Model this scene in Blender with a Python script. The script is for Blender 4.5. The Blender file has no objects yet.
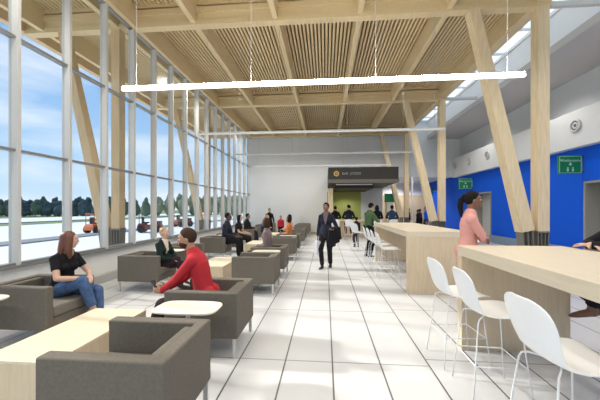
import bpy, bmesh, math, random
from mathutils import Vector, Matrix
V = Vector
R = math.radians
random.seed(7)
C = bpy.context.scene.collection
sc = bpy.context.scene

# ---------------------------------------------------------------- camera, world, sun, exposure
cam_d = bpy.data.cameras.new('camera')
cam = bpy.data.objects.new('camera', cam_d); C.objects.link(cam)
cam.location = (0, 0, 1.5)
cam.rotation_euler = (R(90), 0, math.atan(25.5 / 300))
cam_d.sensor_width = 36; cam_d.lens = 18.0
cam_d.shift_y = 9 / 600
cam_d.clip_start = 0.05; cam_d.clip_end = 2000
sc.camera = cam
sc.view_settings.view_transform = 'Standard'
sc.view_settings.look = 'None'
sc.view_settings.gamma = 1
sc.view_settings.use_curve_mapping = False
sc.view_settings.exposure = 0.45

SKY_STRENGTH = 1.05
w = bpy.data.worlds.new('world'); sc.world = w; w.use_nodes = True
nt = w.node_tree; nt.nodes.clear()
def wn(t, **k):
    n = nt.nodes.new(t)
    for a, b in k.items(): setattr(n, a, b)
    return n
tc = wn('ShaderNodeTexCoord'); sep = wn('ShaderNodeSeparateXYZ'); nt.links.new(tc.outputs['Generated'], sep.inputs[0])
ramp = wn('ShaderNodeValToRGB'); nt.links.new(sep.outputs['Z'], ramp.inputs[0])
e = ramp.color_ramp.elements
e[0].position = 0.0; e[0].color = (.60, .74, .86, 1)
e[1].position = 0.65; e[1].color = (.20, .38, .66, 1)
x = e.new(0.16); x.color = (.38, .59, .84, 1)
x = e.new(0.38); x.color = (.20, .41, .76, 1)
mp = wn('ShaderNodeMapping'); mp.inputs['Scale'].default_value = (1.6, 1.6, 7.5)
nt.links.new(tc.outputs['Generated'], mp.inputs[0])
nz = wn('ShaderNodeTexNoise'); nz.inputs['Scale'].default_value = 1.7; nz.inputs['Detail'].default_value = 6; nz.inputs['Roughness'].default_value = .55
nt.links.new(mp.outputs[0], nz.inputs['Vector'])
cr = wn('ShaderNodeValToRGB'); cr.color_ramp.elements[0].position = .44; cr.color_ramp.elements[1].position = .72
cr.color_ramp.elements[0].color = (0, 0, 0, 1); cr.color_ramp.elements[1].color = (.7, .7, .7, 1)
nt.links.new(nz.outputs[0], cr.inputs[0])
mx = wn('ShaderNodeMixRGB'); mx.inputs[2].default_value = (.86, .90, .94, 1)
nt.links.new(cr.outputs[0], mx.inputs[0]); nt.links.new(ramp.outputs[0], mx.inputs[1])
bg = wn('ShaderNodeBackground'); bg.inputs[1].default_value = SKY_STRENGTH
nt.links.new(mx.outputs[0], bg.inputs[0])
wo = wn('ShaderNodeOutputWorld'); nt.links.new(bg.outputs[0], wo.inputs[0])

sd = bpy.data.lights.new('sun', 'SUN'); sd.energy = 3.4; sd.angle = R(2.2); sd.color = (1, .96, .90)
so = bpy.data.objects.new('sun', sd); C.objects.link(so)
# light travels from the left windows, slightly towards the camera, 32 degrees above the horizon
dirv = V((1.0, -0.18, -math.tan(R(31)) * 1.02)).normalized()
so.rotation_euler = dirv.to_track_quat('-Z', 'Y').to_euler()
so.location = (-20, 10, 14)

def fill_spot(x, y, z, watts, size=.12, col=(1, .97, .92)):  # added fill lamp to brighten the interior, with no visible fitting
    d = bpy.data.lights.new('added_fill_spot', 'SPOT'); d.energy = watts; d.spot_size = R(150); d.spot_blend = .6
    d.shadow_soft_size = size; d.color = col
    o = bpy.data.objects.new('added_fill_spot', d); C.objects.link(o); o.location = (x, y, z)
for dx in (-3.9, -2.0, -.2, 1.7, 3.6):
    for dy in (-2, 3.2, 9.5, 14.8):
        fill_spot(dx, dy, 5.75, 118)
for dy in (2.5, 6, 10, 14):
    fill_spot(6.2, dy, 5.4, 80)

# ---------------------------------------------------------------- materials
MATS = {}
def principled(name, col, rough=.5, metal=0, spec=.5, noise=None, bump=None, emis=None, coat=0):
    m = bpy.data.materials.new(name); m.use_nodes = True
    t = m.node_tree; b = t.nodes['Principled BSDF']
    b.inputs['Base Color'].default_value = (*col, 1)
    b.inputs['Roughness'].default_value = rough; b.inputs['Metallic'].default_value = metal
    b.inputs['Specular IOR Level'].default_value = spec
    if coat: b.inputs['Coat Weight'].default_value = coat
    if emis: b.inputs['Emission Color'].default_value = (*emis[0], 1); b.inputs['Emission Strength'].default_value = emis[1]
    if noise or bump:
        tc = t.nodes.new('ShaderNodeTexCoord'); mp = t.nodes.new('ShaderNodeMapping'); t.links.new(tc.outputs['Object'], mp.inputs[0])
    if noise:
        sc_, amt, stretch = noise
        mp.inputs['Scale'].default_value = stretch
        n = t.nodes.new('ShaderNodeTexNoise'); n.inputs['Scale'].default_value = sc_; n.inputs['Detail'].default_value = 5
        t.links.new(mp.outputs[0], n.inputs['Vector'])
        r = t.nodes.new('ShaderNodeValToRGB')
        r.color_ramp.elements[0].position = .3; r.color_ramp.elements[1].position = .7
        r.color_ramp.elements[0].color = (*[c * (1 - amt) for c in col], 1)
        r.color_ramp.elements[1].color = (*[min(1, c * (1 + amt)) for c in col], 1)
        t.links.new(n.outputs[0], r.inputs[0]); t.links.new(r.outputs[0], b.inputs['Base Color'])
    if bump:
        n2 = t.nodes.new('ShaderNodeTexNoise'); n2.inputs['Scale'].default_value = bump[0]; n2.inputs['Detail'].default_value = 2
        t.links.new(tc.outputs['Object'], n2.inputs['Vector'])
        bp = t.nodes.new('ShaderNodeBump'); bp.inputs['Strength'].default_value = bump[1]; bp.inputs['Distance'].default_value = .01
        t.links.new(n2.outputs[0], bp.inputs['Height']); t.links.new(bp.outputs[0], b.inputs['Normal'])
    MATS[name] = m
    return m
M = principled
M('white_wall', (.74, .75, .75), .7, noise=(.6, .02, (1, 1, 1)))
M('white_bulkhead', (.70, .71, .72), .6)
M('grey_soffit', (.52, .50, .49), .8)
M('upper_wall', (.60, .62, .64), .8)
M('sill_white', (.80, .80, .78), .6)
M('sill_ledge', (.20, .20, .19), .5)
M('baseboard', (.42, .42, .41), .6)
M('blue_wall', (.004, .10, .68), .7, spec=.2)
M('blue_base', (.22, .29, .38), .5)
M('mullion', (.62, .61, .58), .5)
M('transom', (.27, .27, .26), .45, .3)
M('ceiling_wood', (.72, .57, .33), .65, noise=(3, .08, (12, .6, 12)))
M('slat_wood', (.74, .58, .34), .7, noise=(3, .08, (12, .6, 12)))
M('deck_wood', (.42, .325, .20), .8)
M('column_wood', (.77, .62, .39), .55, noise=(4, .09, (6, 6, .6)))
M('outdoor_wood', (.70, .51, .29), .6, noise=(4, .09, (6, 6, .6)))
M('bar_wood', (.70, .565, .38), .45, noise=(5, .06, (8, 8, .8)))
M('bar_top_wood', (.72, .62, .46), .38, noise=(5, .05, (8, .7, 8)))
M('table_wood', (.75, .65, .47), .4, noise=(5, .05, (9, .8, 9)))
M('laminate', (.86, .80, .64), .35)
M('fabric', (.160, .142, .116), .9, spec=.2, noise=(60, .10, (1, 1, 1)), bump=(400, .25))
M('fabric_seat', (.20, .185, .155), .9, spec=.2, noise=(60, .10, (1, 1, 1)), bump=(400, .25))
M('steel_leg', (.62, .62, .60), .35, .8)
M('white_shell', (.93, .93, .92), .32)
M('white_metal', (.80, .80, .79), .35)
M('steel_shoe', (.24, .22, .19), .55, .4)
M('sign_dark', (.040, .036, .030), .5)
M('sign_lip_lit', (.17, .155, .13), .5)  # light on the lip put into the colour as a paler brown
M('sign_under', (.018, .016, .013), .6)
M('gold', (.75, .50, .16), .4, .2)
M('letter_white', (.42, .41, .38), .5)
M('green_wall', (.29, .33, .085), .7)
M('grey_panel', (.52, .54, .55), .7)
M('green_sign', (.012, .24, .07), .4)
M('green_board', (.010, .22, .10), .5)
M('sign_mark', (.55, .78, .60), .5)
M('frame_grey', (.30, .29, .26), .5)
M('door_leaf', (.58, .58, .55), .5)
M('dark_metal', (.06, .06, .06), .5)
M('vent_white', (.60, .61, .62), .5)
M('vent_dark', (.16, .17, .18), .5)
M('pendant_body', (.78, .78, .76), .4)
M('pendant_grey', (.50, .50, .49), .5)
M('pendant_lit', (.9, .9, .9), .5, emis=((1, .97, .92), 4.5))
M('added_uplight', (.9, .9, .9), .5, emis=((1, .96, .90), 62))  # emission of the strip added to brighten the ceiling
M('pendant_dim', (.62, .62, .61), .5, emis=((1, .98, .95), .06))
M('wire', (.45, .44, .42), .5)
M('skylight_bar', (.80, .82, .84), .4)
M('grass', (.20, .27, .10), .95, noise=(.25, .25, (1, 1, 1)))
M('tarmac', (.93, .91, .88), .85, noise=(.3, .04, (1, 1, 1)))
M('kerb', (.27, .28, .28), .8)
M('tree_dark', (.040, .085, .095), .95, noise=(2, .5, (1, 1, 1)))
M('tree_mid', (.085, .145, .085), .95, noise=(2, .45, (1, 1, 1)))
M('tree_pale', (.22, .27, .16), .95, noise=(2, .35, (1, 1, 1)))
M('bark', (.09, .07, .05), .9)
M('tug_orange', (.72, .16, .04), .5)
M('tug_red', (.20, .045, .03), .5)
M('rubber', (.02, .02, .02), .8)
M('tan_wall', (.58, .45, .29), .7)
M('white_board', (.78, .80, .80), .5)
# people
M('skin_light', (.62, .39, .28), .55)
M('skin_mid', (.42, .24, .15), .55)
M('skin_brown', (.25, .13, .08), .55)
M('skin_dark', (.12, .06, .04), .55)
M('hair_auburn', (.13, .045, .022), .5, noise=(40, .3, (1, 1, .1)))
M('hair_black', (.014, .011, .010), .8, spec=.15)
M('hair_brown', (.05, .028, .018), .8, spec=.15)
M('hair_blonde', (.42, .27, .13), .5)
M('black_cloth', (.013, .012, .014), .85, spec=.2)
M('navy_cloth', (.022, .025, .040), .85, spec=.2)
M('green_blazer', (.012, .028, .024), .85, spec=.2)
M('plum_cloth', (.040, .022, .026), .85, spec=.2)
M('red_cloth', (.46, .030, .040), .8, spec=.2, bump=(25, .3))
M('jean', (.075, .135, .27), .85, spec=.2, noise=(18, .22, (1, 1, 1)))
M('pink_cloth', (.74, .36, .31), .85, spec=.2, bump=(20, .3))
M('mauve_cloth', (.20, .15, .15), .85, spec=.2)
M('orange_cloth', (.58, .20, .06), .85, spec=.2)
M('olive_cloth', (.085, .15, .06), .85, spec=.2)
M('steelblue_cloth', (.04, .07, .13), .85, spec=.2)
M('greyblue_cloth', (.10, .13, .17), .85, spec=.2)
M('cream_cloth', (.70, .60, .50), .85, spec=.2)
M('brown_leather', (.17, .085, .045), .45)
M('black_leather', (.015, .013, .012), .4)
M('sneaker', (.62, .52, .48), .6)
M('lips', (.40, .12, .10), .5)
M('eye_white', (.75, .74, .72), .3)
M('iris', (.03, .02, .015), .3)
M('bag_grey', (.52, .52, .54), .6)
M('phone_black', (.02, .02, .022), .25)

# floor: pale tiles, dark joints along the hall, thin joints across
m = bpy.data.materials.new('floor_tiles'); m.use_nodes = True; MATS['floor_tiles'] = m
t = m.node_tree; b = t.nodes['Principled BSDF']
tc = t.nodes.new('ShaderNodeTexCoord'); sp = t.nodes.new('ShaderNodeSeparateXYZ'); t.links.new(tc.outputs['Object'], sp.inputs[0])
def mt(op, a, bb=None, c=None):
    n = t.nodes.new('ShaderNodeMath'); n.operation = op
    for i, v in enumerate((a, bb, c)):
        if v is None: continue
        if isinstance(v, (int, float)): n.inputs[i].default_value = v
        else: t.links.new(v, n.inputs[i])
    return n.outputs[0]
TW, TX0 = .461, .067
TL, TY0 = 1.487, 2.955
fx = mt('FRACT', mt('DIVIDE', mt('SUBTRACT', sp.outputs['X'], TX0 - 40 * TW), TW))
dx = mt('MULTIPLY', mt('MINIMUM', fx, mt('SUBTRACT', 1, fx)), TW)
lx = mt('LESS_THAN', dx, .0075)
shift = mt('MULTIPLY', mt('GREATER_THAN', sp.outputs['X'], TX0 + 2 * TW), .13)
fy = mt('FRACT', mt('DIVIDE', mt('SUBTRACT', mt('SUBTRACT', sp.outputs['Y'], shift), TY0 - 20 * TL), TL))
dy = mt('MULTIPLY', mt('MINIMUM', fy, mt('SUBTRACT', 1, fy)), TL)
ly = mt('MULTIPLY', mt('LESS_THAN', dy, .007), .75)
ln = mt('MAXIMUM', lx, ly)
nz = t.nodes.new('ShaderNodeTexNoise'); nz.inputs['Scale'].default_value = 3; nz.inputs['Detail'].default_value = 6; t.links.new(tc.outputs['Object'], nz.inputs['Vector'])
rr = t.nodes.new('ShaderNodeValToRGB'); rr.color_ramp.elements[0].color = (.575, .575, .572, 1); rr.color_ramp.elements[1].color = (.635, .635, .63, 1)
t.links.new(nz.outputs[0], rr.inputs[0])
mix = t.nodes.new('ShaderNodeMixRGB'); t.links.new(ln, mix.inputs[0]); t.links.new(rr.outputs[0], mix.inputs[1]); mix.inputs[2].default_value = (.10, .10, .095, 1)
t.links.new(mix.outputs[0], b.inputs['Base Color']); b.inputs['Roughness'].default_value = .34; b.inputs['Specular IOR Level'].default_value = .4

# glass: faintly grey pane
m = bpy.data.materials.new('glass'); m.use_nodes = True; MATS['glass'] = m
t = m.node_tree; t.nodes.clear()
tr = t.nodes.new('ShaderNodeBsdfTransparent'); tr.inputs[0].default_value = (.90, .915, .92, 1)
gl = t.nodes.new('ShaderNodeBsdfGlossy'); gl.inputs['Roughness'].default_value = .28; gl.inputs[0].default_value = (.9, .9, .9, 1)
lw = t.nodes.new('ShaderNodeLayerWeight')
ff = mt('ADD', mt('MULTIPLY', mt('POWER', lw.outputs['Facing'], 4), .28), .03)
ms = t.nodes.new('ShaderNodeMixShader'); t.links.new(ff, ms.inputs[0]); t.links.new(tr.outputs[0], ms.inputs[1]); t.links.new(gl.outputs[0], ms.inputs[2])
ou = t.nodes.new('ShaderNodeOutputMaterial'); t.links.new(ms.outputs[0], ou.inputs[0])

m = bpy.data.materials.new('frosted_glass'); m.use_nodes = True; MATS['frosted_glass'] = m
t = m.node_tree; t.nodes.clear()
ta_ = t.nodes.new('ShaderNodeBsdfTranslucent'); ta_.inputs[0].default_value = (.95, .95, .93, 1)
td = t.nodes.new('ShaderNodeBsdfDiffuse'); td.inputs[0].default_value = (.75, .75, .73, 1)
ms = t.nodes.new('ShaderNodeMixShader'); ms.inputs[0].default_value = .06; t.links.new(ta_.outputs[0], ms.inputs[1]); t.links.new(td.outputs[0], ms.inputs[2])
ou = t.nodes.new('ShaderNodeOutputMaterial'); t.links.new(ms.outputs[0], ou.inputs[0])

# ---------------------------------------------------------------- helpers
def tag(o, label=None, cat=None, group=None, kind=None):
    if label: o['label'] = label
    if cat: o['category'] = cat
    if group: o['group'] = group
    if kind: o['kind'] = kind
    return o
def empty(name, loc=(0, 0, 0), rz=0):
    o = bpy.data.objects.new(name, None); C.objects.link(o); o.location = loc; o.rotation_euler = (0, 0, rz); o.empty_display_size = .1
    return o
class MB:
    def __init__(s): s.v = []; s.f = []; s.mi = []
    def add(s, vs, fs, mi=0):
        n = len(s.v); s.v += [tuple(p) for p in vs]; s.f += [tuple(i + n for i in f) for f in fs]; s.mi += [mi] * len(fs); return s
    def box(s, x0, x1, y0, y1, z0, z1, mi=0):
        vs = [(x0, y0, z0), (x1, y0, z0), (x1, y1, z0), (x0, y1, z0), (x0, y0, z1), (x1, y0, z1), (x1, y1, z1), (x0, y1, z1)]
        return s.add(vs, [(0, 3, 2, 1), (4, 5, 6, 7), (0, 1, 5, 4), (1, 2, 6, 5), (2, 3, 7, 6), (3, 0, 4, 7)], mi)
    def beam(s, p0, p1, w, h, side=V((0, 1, 0)), taper=1, mi=0):
        p0, p1 = V(p0), V(p1); d = (p1 - p0).normalized(); a = (side - d * side.dot(d)).normalized(); b = d.cross(a)
        vs = []
        for p, k in ((p0, 1), (p1, taper)):
            for sa, sb in ((-1, -1), (1, -1), (1, 1), (-1, 1)): vs.append(p + a * sa * w / 2 * k + b * sb * h / 2 * k)
        return s.add(vs, [(0, 3, 2, 1), (4, 5, 6, 7), (0, 1, 5, 4), (1, 2, 6, 5), (2, 3, 7, 6), (3, 0, 4, 7)], mi)
    def tube(s, pts, r, seg=8, mi=0, closed=False):
        pts = [V(p) for p in pts]; n = len(pts); rings = []
        up = V((0, 0, 1))
        for i, p in enumerate(pts):
            if closed: d = (pts[(i + 1) % n] - pts[i - 1]).normalized()
            else: d = (pts[min(i + 1, n - 1)] - pts[max(i - 1, 0)]).normalized()
            a = d.cross(up)
            if a.length < .05: a = d.cross(V((1, 0, 0)))
            a.normalize(); b = d.cross(a)
            rr = r[i] if isinstance(r, (list, tuple)) else r
            rings.append([p + a * math.cos(k * 2 * math.pi / seg) * rr + b * math.sin(k * 2 * math.pi / seg) * rr for k in range(seg)])
        vs = [q for rg in rings for q in rg]; fs = []
        for i in range(n if closed else n - 1):
            j = (i + 1) % n
            for k in range(seg): fs.append((i * seg + k, i * seg + (k + 1) % seg, j * seg + (k + 1) % seg, j * seg + k))
        if not closed: fs += [tuple(reversed(range(seg))), tuple((n - 1) * seg + k for k in range(seg))]
        return s.add(vs, fs, mi)
    def prism(s, poly, z0, z1, mi=0):
        n = len(poly)
        return s.add([(x, y, z0) for x, y in poly] + [(x, y, z1) for x, y in poly],
                     [tuple(reversed(range(n))), tuple(range(n, 2 * n))] + [(i, (i + 1) % n, n + (i + 1) % n, n + i) for i in range(n)], mi)
    def loft(s, secs, right, seg=16, flat=(False, False), mi=0):
        """secs: (centre, half width along right, half depth); closed, with rounded or flat ends"""
        secs = [(V(c), a, b) for c, a, b in secs]
        d0 = (secs[1][0] - secs[0][0]).normalized(); d1 = (secs[-1][0] - secs[-2][0]).normalized()
        full = []
        if not flat[0]:
            c, a, b = secs[0]
            for k in (0, 1, 2):
                ang = R(6 + 28 * k); q = math.sin(ang); full.append((c - d0 * min(a, b) * math.cos(ang), a * q, b * q))
        full += secs
        if not flat[1]:
            c, a, b = secs[-1]
            for k in (2, 1, 0):
                ang = R(6 + 28 * k); q = math.sin(ang); full.append((c + d1 * min(a, b) * math.cos(ang), a * q, b * q))
        n = len(full); vs = []
        for i, (c, a, b) in enumerate(full):
            d = (full[min(i + 1, n - 1)][0] - full[max(i - 1, 0)][0])
            d = d.normalized() if d.length > 1e-6 else d0
            rr = (right - d * right.dot(d))
            if rr.length < 1e-3: rr = d.orthogonal()
            rr.normalize(); ff = rr.cross(d)
            vs += [c + rr * math.cos(2 * math.pi * k / seg) * a + ff * math.sin(2 * math.pi * k / seg) * b for k in range(seg)]
        fs = [tuple(range(seg)), tuple(reversed([(n - 1) * seg + k for k in range(seg)]))]
        for i in range(n - 1):
            for k in range(seg): fs.append((i * seg + k, (i + 1) * seg + k, (i + 1) * seg + (k + 1) % seg, i * seg + (k + 1) % seg))
        return s.add(vs, fs, mi)
    def cone(s, p0, p1, r0, r1, seg=12, flat=(False, False), ratio=1, right=V((1, 0, 0))):
        d = V(p1) - V(p0)
        if abs(d.normalized().dot(right)) > .95: right = V((0, 1, 0))
        return s.loft([(p0, r0, r0 * ratio), (p1, r1, r1 * ratio)], right, seg, flat)
    def ell(s, c, rad, fr=None, seg=20, rings=12, clip=None, mi=0):
        fr = fr or Matrix.Identity(3); vs = []
        for i in range(rings + 1):
            th = math.pi * (i + .0) / rings
            th = min(max(th, .06), math.pi - .06)
            for k in range(seg):
                ph = 2 * math.pi * k / seg
                p = V((rad[0] * math.sin(th) * math.cos(ph), rad[1] * math.sin(th) * math.sin(ph), rad[2] * math.cos(th)))
                if clip:
                    q, n = clip; dd = (p - q).dot(n)
                    if dd > 0: p = p - n * dd
                vs.append(V(c) + fr @ p)
        fs = [tuple(range(seg)), tuple(reversed([rings * seg + k for k in range(seg)]))]
        for i in range(rings):
            for k in range(seg): fs.append((i * seg + k, (i + 1) * seg + k, (i + 1) * seg + (k + 1) % seg, i * seg + (k + 1) % seg))
        return s.add(vs, fs, mi)
    def mesh(s, name, mats, smooth=False):
        me = bpy.data.meshes.new(name); me.from_pydata(s.v, [], s.f)
        for mm in (mats if isinstance(mats, (list, tuple)) else [mats]): me.materials.append(MATS[mm])
        me.polygons.foreach_set('material_index', s.mi)
        bm = bmesh.new(); bm.from_mesh(me); bmesh.ops.recalc_face_normals(bm, faces=bm.faces[:]); bm.to_mesh(me); bm.free()
        me.polygons.foreach_set('use_smooth', [smooth] * len(me.polygons)); me.update()
        return me
    def build(s, name, mats, parent=None, smooth=False, bevel=0, seg=3, loc=None):
        o = bpy.data.objects.new(name, s.mesh(name, mats, smooth)); C.objects.link(o); o.parent = parent
        if loc: o.location = loc
        if bevel:
            md = o.modifiers.new('bevel', 'BEVEL'); md.width = bevel; md.segments = seg; md.limit_method = 'ANGLE'; md.angle_limit = R(40)
            o.data.polygons.foreach_set('use_smooth', [True] * len(o.data.polygons))
            wn_ = o.modifiers.new('wn', 'WEIGHTED_NORMAL'); wn_.keep_sharp = True
        return o
    def blend(s, name, mat, parent, voxel=.008, smooth=5, loc=None):
        """fuse all closed shapes into one continuous surface"""
        me = bpy.data.meshes.new('tmp'); me.from_pydata(s.v, [], s.f)
        bm = bmesh.new(); bm.from_mesh(me); bmesh.ops.recalc_face_normals(bm, faces=bm.faces[:]); bm.to_mesh(me); bm.free()
        o = bpy.data.objects.new('tmp', me); C.objects.link(o)
        a = o.modifiers.new('r', 'REMESH'); a.mode = 'VOXEL'; a.voxel_size = voxel; a.use_smooth_shade = True
        if smooth:
            b_ = o.modifiers.new('s', 'SMOOTH'); b_.factor = .5; b_.iterations = smooth
        dg = bpy.context.evaluated_depsgraph_get(); ev = o.evaluated_get(dg)
        m2 = bpy.data.meshes.new_from_object(ev, depsgraph=dg)
        bpy.data.objects.remove(o); bpy.data.meshes.remove(me)
        m2.name = name; m2.materials.clear()
        for mm in (mat if isinstance(mat, (list, tuple)) else [mat]): m2.materials.append(MATS[mm])
        m2.polygons.foreach_set('use_smooth', [True] * len(m2.polygons))
        r = bpy.data.objects.new(name, m2); C.objects.link(r); r.parent = parent
        return r
def kids(o): return [c for c in bpy.data.objects if c.parent == o]
def copy_tree(o, parent=None, keep=True):
    c = o.copy(); C.objects.link(c); c.parent = parent
    for ch in kids(o): copy_tree(ch, c)
    return c
def struct(mb, name, mat, bevel=0, parent=None, smooth=False):
    o = mb.build(name, mat, parent, smooth, bevel)
    if parent is None: o['kind'] = 'structure'
    return o

# ---------------------------------------------------------------- setting
YB = 18.0                      # end wall
GX = -4.62                     # window plane
struct(MB().box(-4.80, 7.95, -7, 26.3, -.12, 0), 'floor', 'floor_tiles')
struct(MB().box(-52, -4.80, -60, 180, -.25, -.06).box(-4.8, 7.9, 26.4, 60, -.25, -.06), 'ground', 'tarmac')
struct(MB().box(-400, 120, -60, 400, -.60, -.26), 'ground_field', 'grass')
struct(MB().box(-33, -29, -60, 180, -.06, -.03), 'ground_verge', 'grass')
struct(MB().box(-14.8, -13.4, -60, 180, -.06, .0), 'trim_1', 'kerb')
struct(MB().box(-33.6, -33.0, -60, 180, -.06, .06), 'trim_2', 'kerb')
# low wall under the glazing
struct(MB().box(-4.80, -4.60, -7, YB, 0, .63), 'wall_left', 'sill_white')
struct(MB().box(-4.84, -4.50, -7, YB, .63, .67), 'trim_3', 'sill_ledge')
struct(MB().box(-4.60, -4.48, -7, YB, 0, .17), 'baseboard_left', 'baseboard')
# end wall with wide opening to the right
struct(MB().box(-4.8, 3.35, YB, YB + .25, 0, 6.5).box(3.35, 7.9, YB, YB + .25, 3.35, 7.4), 'wall_back', 'white_wall')
struct(MB().box(-4.6, .0, YB - .03, YB, 0, .12), 'baseboard_back', 'baseboard')
# right wall with two door openings
def wall_x(x0, x1, y0, y1, z0, z1, holes):
    mb = MB(); y = y0
    for a, b_, h in holes:
        mb.box(x0, x1, y, a, z0, z1); mb.box(x0, x1, a, b_, h, z1); y = b_
    return mb.box(x0, x1, y, y1, z0, z1)
struct(wall_x(7.5, 7.68, -7, 26.3, 0, 3.6, [(7.75, 9.4, 2.3), (14.3, 16.0, 2.3)]), 'wall_right', 'blue_wall')
struct(MB().box(7.38, 7.5, -7, 7.7, 0, .33).box(7.38, 7.5, 9.45, 14.25, 0, .33).box(7.38, 7.5, 16.05, 26, 0, .33), 'baseboard_right', 'blue_base')
for i, (a, b_) in enumerate(((7.75, 9.4), (14.3, 16.0))):
    d = empty('door_%d' % (i + 1), (7.5, a, 0)); d['kind'] = 'structure'
    L = b_ - a
    MB().box(-.02, .5, -.0, .06, 0, 2.3).box(-.02, .5, L - .06, L, 0, 2.3).box(-.02, .5, .06, L - .06, 2.24, 2.3).build('door_frame', 'frame_grey', d)
    MB().box(.42, .47, .08, L / 2 - .01, .01, 2.23).build('door_leaf', 'door_leaf', d, bevel=.004)
    MB().box(.42, .47, L / 2 + .01, L - .08, .01, 2.23).build('door_leaf', 'door_leaf', d, bevel=.004)
    MB().tube([(.40, L / 2 - .08, .9), (.37, L / 2 - .08, .92), (.37, L / 2 - .08, 1.2), (.40, L / 2 - .08, 1.22)], .012).build('door_handle', 'steel_leg', d, True)
    MB().box(.5, .52, -.1, L + .1, 0, 2.4).build('back_panel', 'door_leaf', d)
struct(MB().box(7.28, 7.9, -7, YB, 3.3, 4.38), 'trim_4', 'white_bulkhead', bevel=.01)
struct(MB().box(7.72, 7.9, -7, YB, 4.38, 5.55), 'wall_right_upper', 'upper_wall')
struct(MB().box(5.87, 7.9, -7, YB, 5.55, 5.75), 'ceiling_aisle', 'grey_soffit')
# skylight strip between timber roof and aisle soffit
sk = empty('window_30', (5.2, 0, 0)); sk['kind'] = 'structure'
mb = MB()
yy = -6.0
while yy < YB:
    mb.box(-.62, .70, yy, yy + .07, 6.55, 6.65)
    yy += 1.36
mb.box(-.64, -.54, -7, YB, 6.52, 6.68).box(.62, .70, -7, YB, 6.5, 6.66)
mb.build('frame', 'skylight_bar', sk)
MB().box(-.6, .66, -7, YB, 6.60, 6.61).build('pane', 'frosted_glass', sk)
struct(MB().box(5.87, 5.97, -7, YB, 5.75, 6.68), 'trim_5', 'skylight_bar')
# timber roof: deck, slats, beams
LB = [-6.84, -4.94, -3.04, -1.135, .757, 2.65]
TB = [-4.10, 1.35, 6.80, 12.26, 17.70]
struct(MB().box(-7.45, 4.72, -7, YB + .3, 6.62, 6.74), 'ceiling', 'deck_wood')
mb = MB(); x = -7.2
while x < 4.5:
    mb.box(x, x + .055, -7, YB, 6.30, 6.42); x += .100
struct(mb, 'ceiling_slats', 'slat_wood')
for i, x in enumerate(LB):
    struct(MB().box(x - .06, x + .06, -7, YB, 5.80, 6.30), 'trim_%d' % (10 + i), 'ceiling_wood', bevel=.006)
struct(MB().box(4.43, 4.70, -7, YB, 5.84, 6.60), 'trim_16', 'ceiling_wood', bevel=.006)
struct(MB().box(-4.66, -4.44, -7, YB, 5.78, 6.12).box(-4.60, -4.46, -7, YB, 6.12, 6.3), 'trim_17', 'ceiling_wood', bevel=.006)
struct(MB().box(-7.45, -7.28, -7, YB + .3, 5.80, 6.74), 'trim_18', 'outdoor_wood', bevel=.006)
for i, y in enumerate(TB):
    struct(MB().box(-7.3, 4.72, y - .10, y + .10, 5.76, 5.87).box(-7.3, 4.72, y - .07, y + .07, 5.87, 6.04).box(-7.3, 4.72, y - .12, y + .12, 6.04, 6.16).box(-7.3, 4.72, y - .09, y + .09, 6.22, 6.6),
           'trim_%d' % (20 + i), 'ceiling_wood')
# steel ties across the skylight
for i, y in enumerate(TB[1:4]):
    struct(MB().box(4.7, 7.72, y - .05, y + .05, 5.78, 5.88), 'trim_%d' % (30 + i), 'mullion')

# glazing, bay by bay
ys = [4.08 + .902 * k for k in range(-5, 16)]
for i, y in enumerate(ys):
    y1 = ys[i + 1] if i + 1 < len(ys) else YB
    if y1 - y < .2: y1 = YB
    r = empty('window_%d' % (i + 1), (GX, y, .67)); r['kind'] = 'structure'
    f = MB().box(-.05, .10, -.028, .028, 0, 5.13)
    f.build('mullion', 'mullion', r, bevel=.004)
    f = MB()
    for z in (2.37, 4.04): f.box(-.03, .07, .028, y1 - y - .028, z - .67 - .019, z - .67 + .019)
    f.box(-.03, .07, .028, y1 - y - .028, 0, .035).box(-.03, .07, .028, y1 - y - .028, 5.09, 5.13)
    f.build('transom', 'transom', r)
    MB().box(-.004, .004, .028, y1 - y - .028, .035, 5.09).build('pane', 'glass', r)

# ---------------------------------------------------------------- timber columns
def column(x, y, sgn, labels, mat, w=.235):
    for k in (0, 1):
        ww = w
        if k == 0:
            r = empty('timber_column', (x, y, 0)); tag(r, labels[0], 'column', 'timber columns of the hall')
            MB().box(-ww / 2, ww / 2, -ww / 2, ww / 2, 1.03, 5.78).build('post', mat, r, bevel=.008)
            f = MB(); 
            for q in (-.10, -.035, .035, .10):
                f.beam((q * 1.05, 0, 1.05), (q * .8, 0, .06), .22, .016, V((0, 1, 0)), .8)
            f.box(-.12, .12, -.12, .12, 1.0, 1.03).box(-.17, .17, -.17, .17, .0, .06)
            f.build('steel_shoe', 'steel_shoe', r)
        else:
            r = empty('diagonal_strut', (x - .31, y, 0)); tag(r, labels[1], 'strut', 'leaning timber struts beside the columns')
            MB().beam((0, 0, 1.03), (-1.08, 0, 5.80), ww * 1.15, ww * 1.1, V((0, 1, 0)), .82).build('post', mat, r, bevel=.008)
            f = MB()
            for q in (-.10, 0, .10):
                f.beam((q - .01, 0, 1.06), (q * .7 + .06, 0, .06), .24, .02, V((0, 1, 0)), .8)
            f.box(-.14, .14, -.14, .14, .0, .06)
            f.build('steel_shoe', 'steel_shoe', r)
column(4.56, 6.81, 1, ('thick upright timber column nearest the camera, in front of the blue wall',
                       'leaning timber strut beside the nearest column, in front of the blue wall'), 'column_wood')
column(4.56, 12.26, 1, ('upright timber column beyond the far bar, second from the camera on the right',
                        'leaning timber strut just above the far bar, second from the camera on the right'), 'column_wood')
column(4.56, 17.45, 1, ('distant upright timber column just right of the dark bar canopy',
                        'distant leaning timber strut partly hidden by the dark bar canopy'), 'column_wood', .235)
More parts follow.
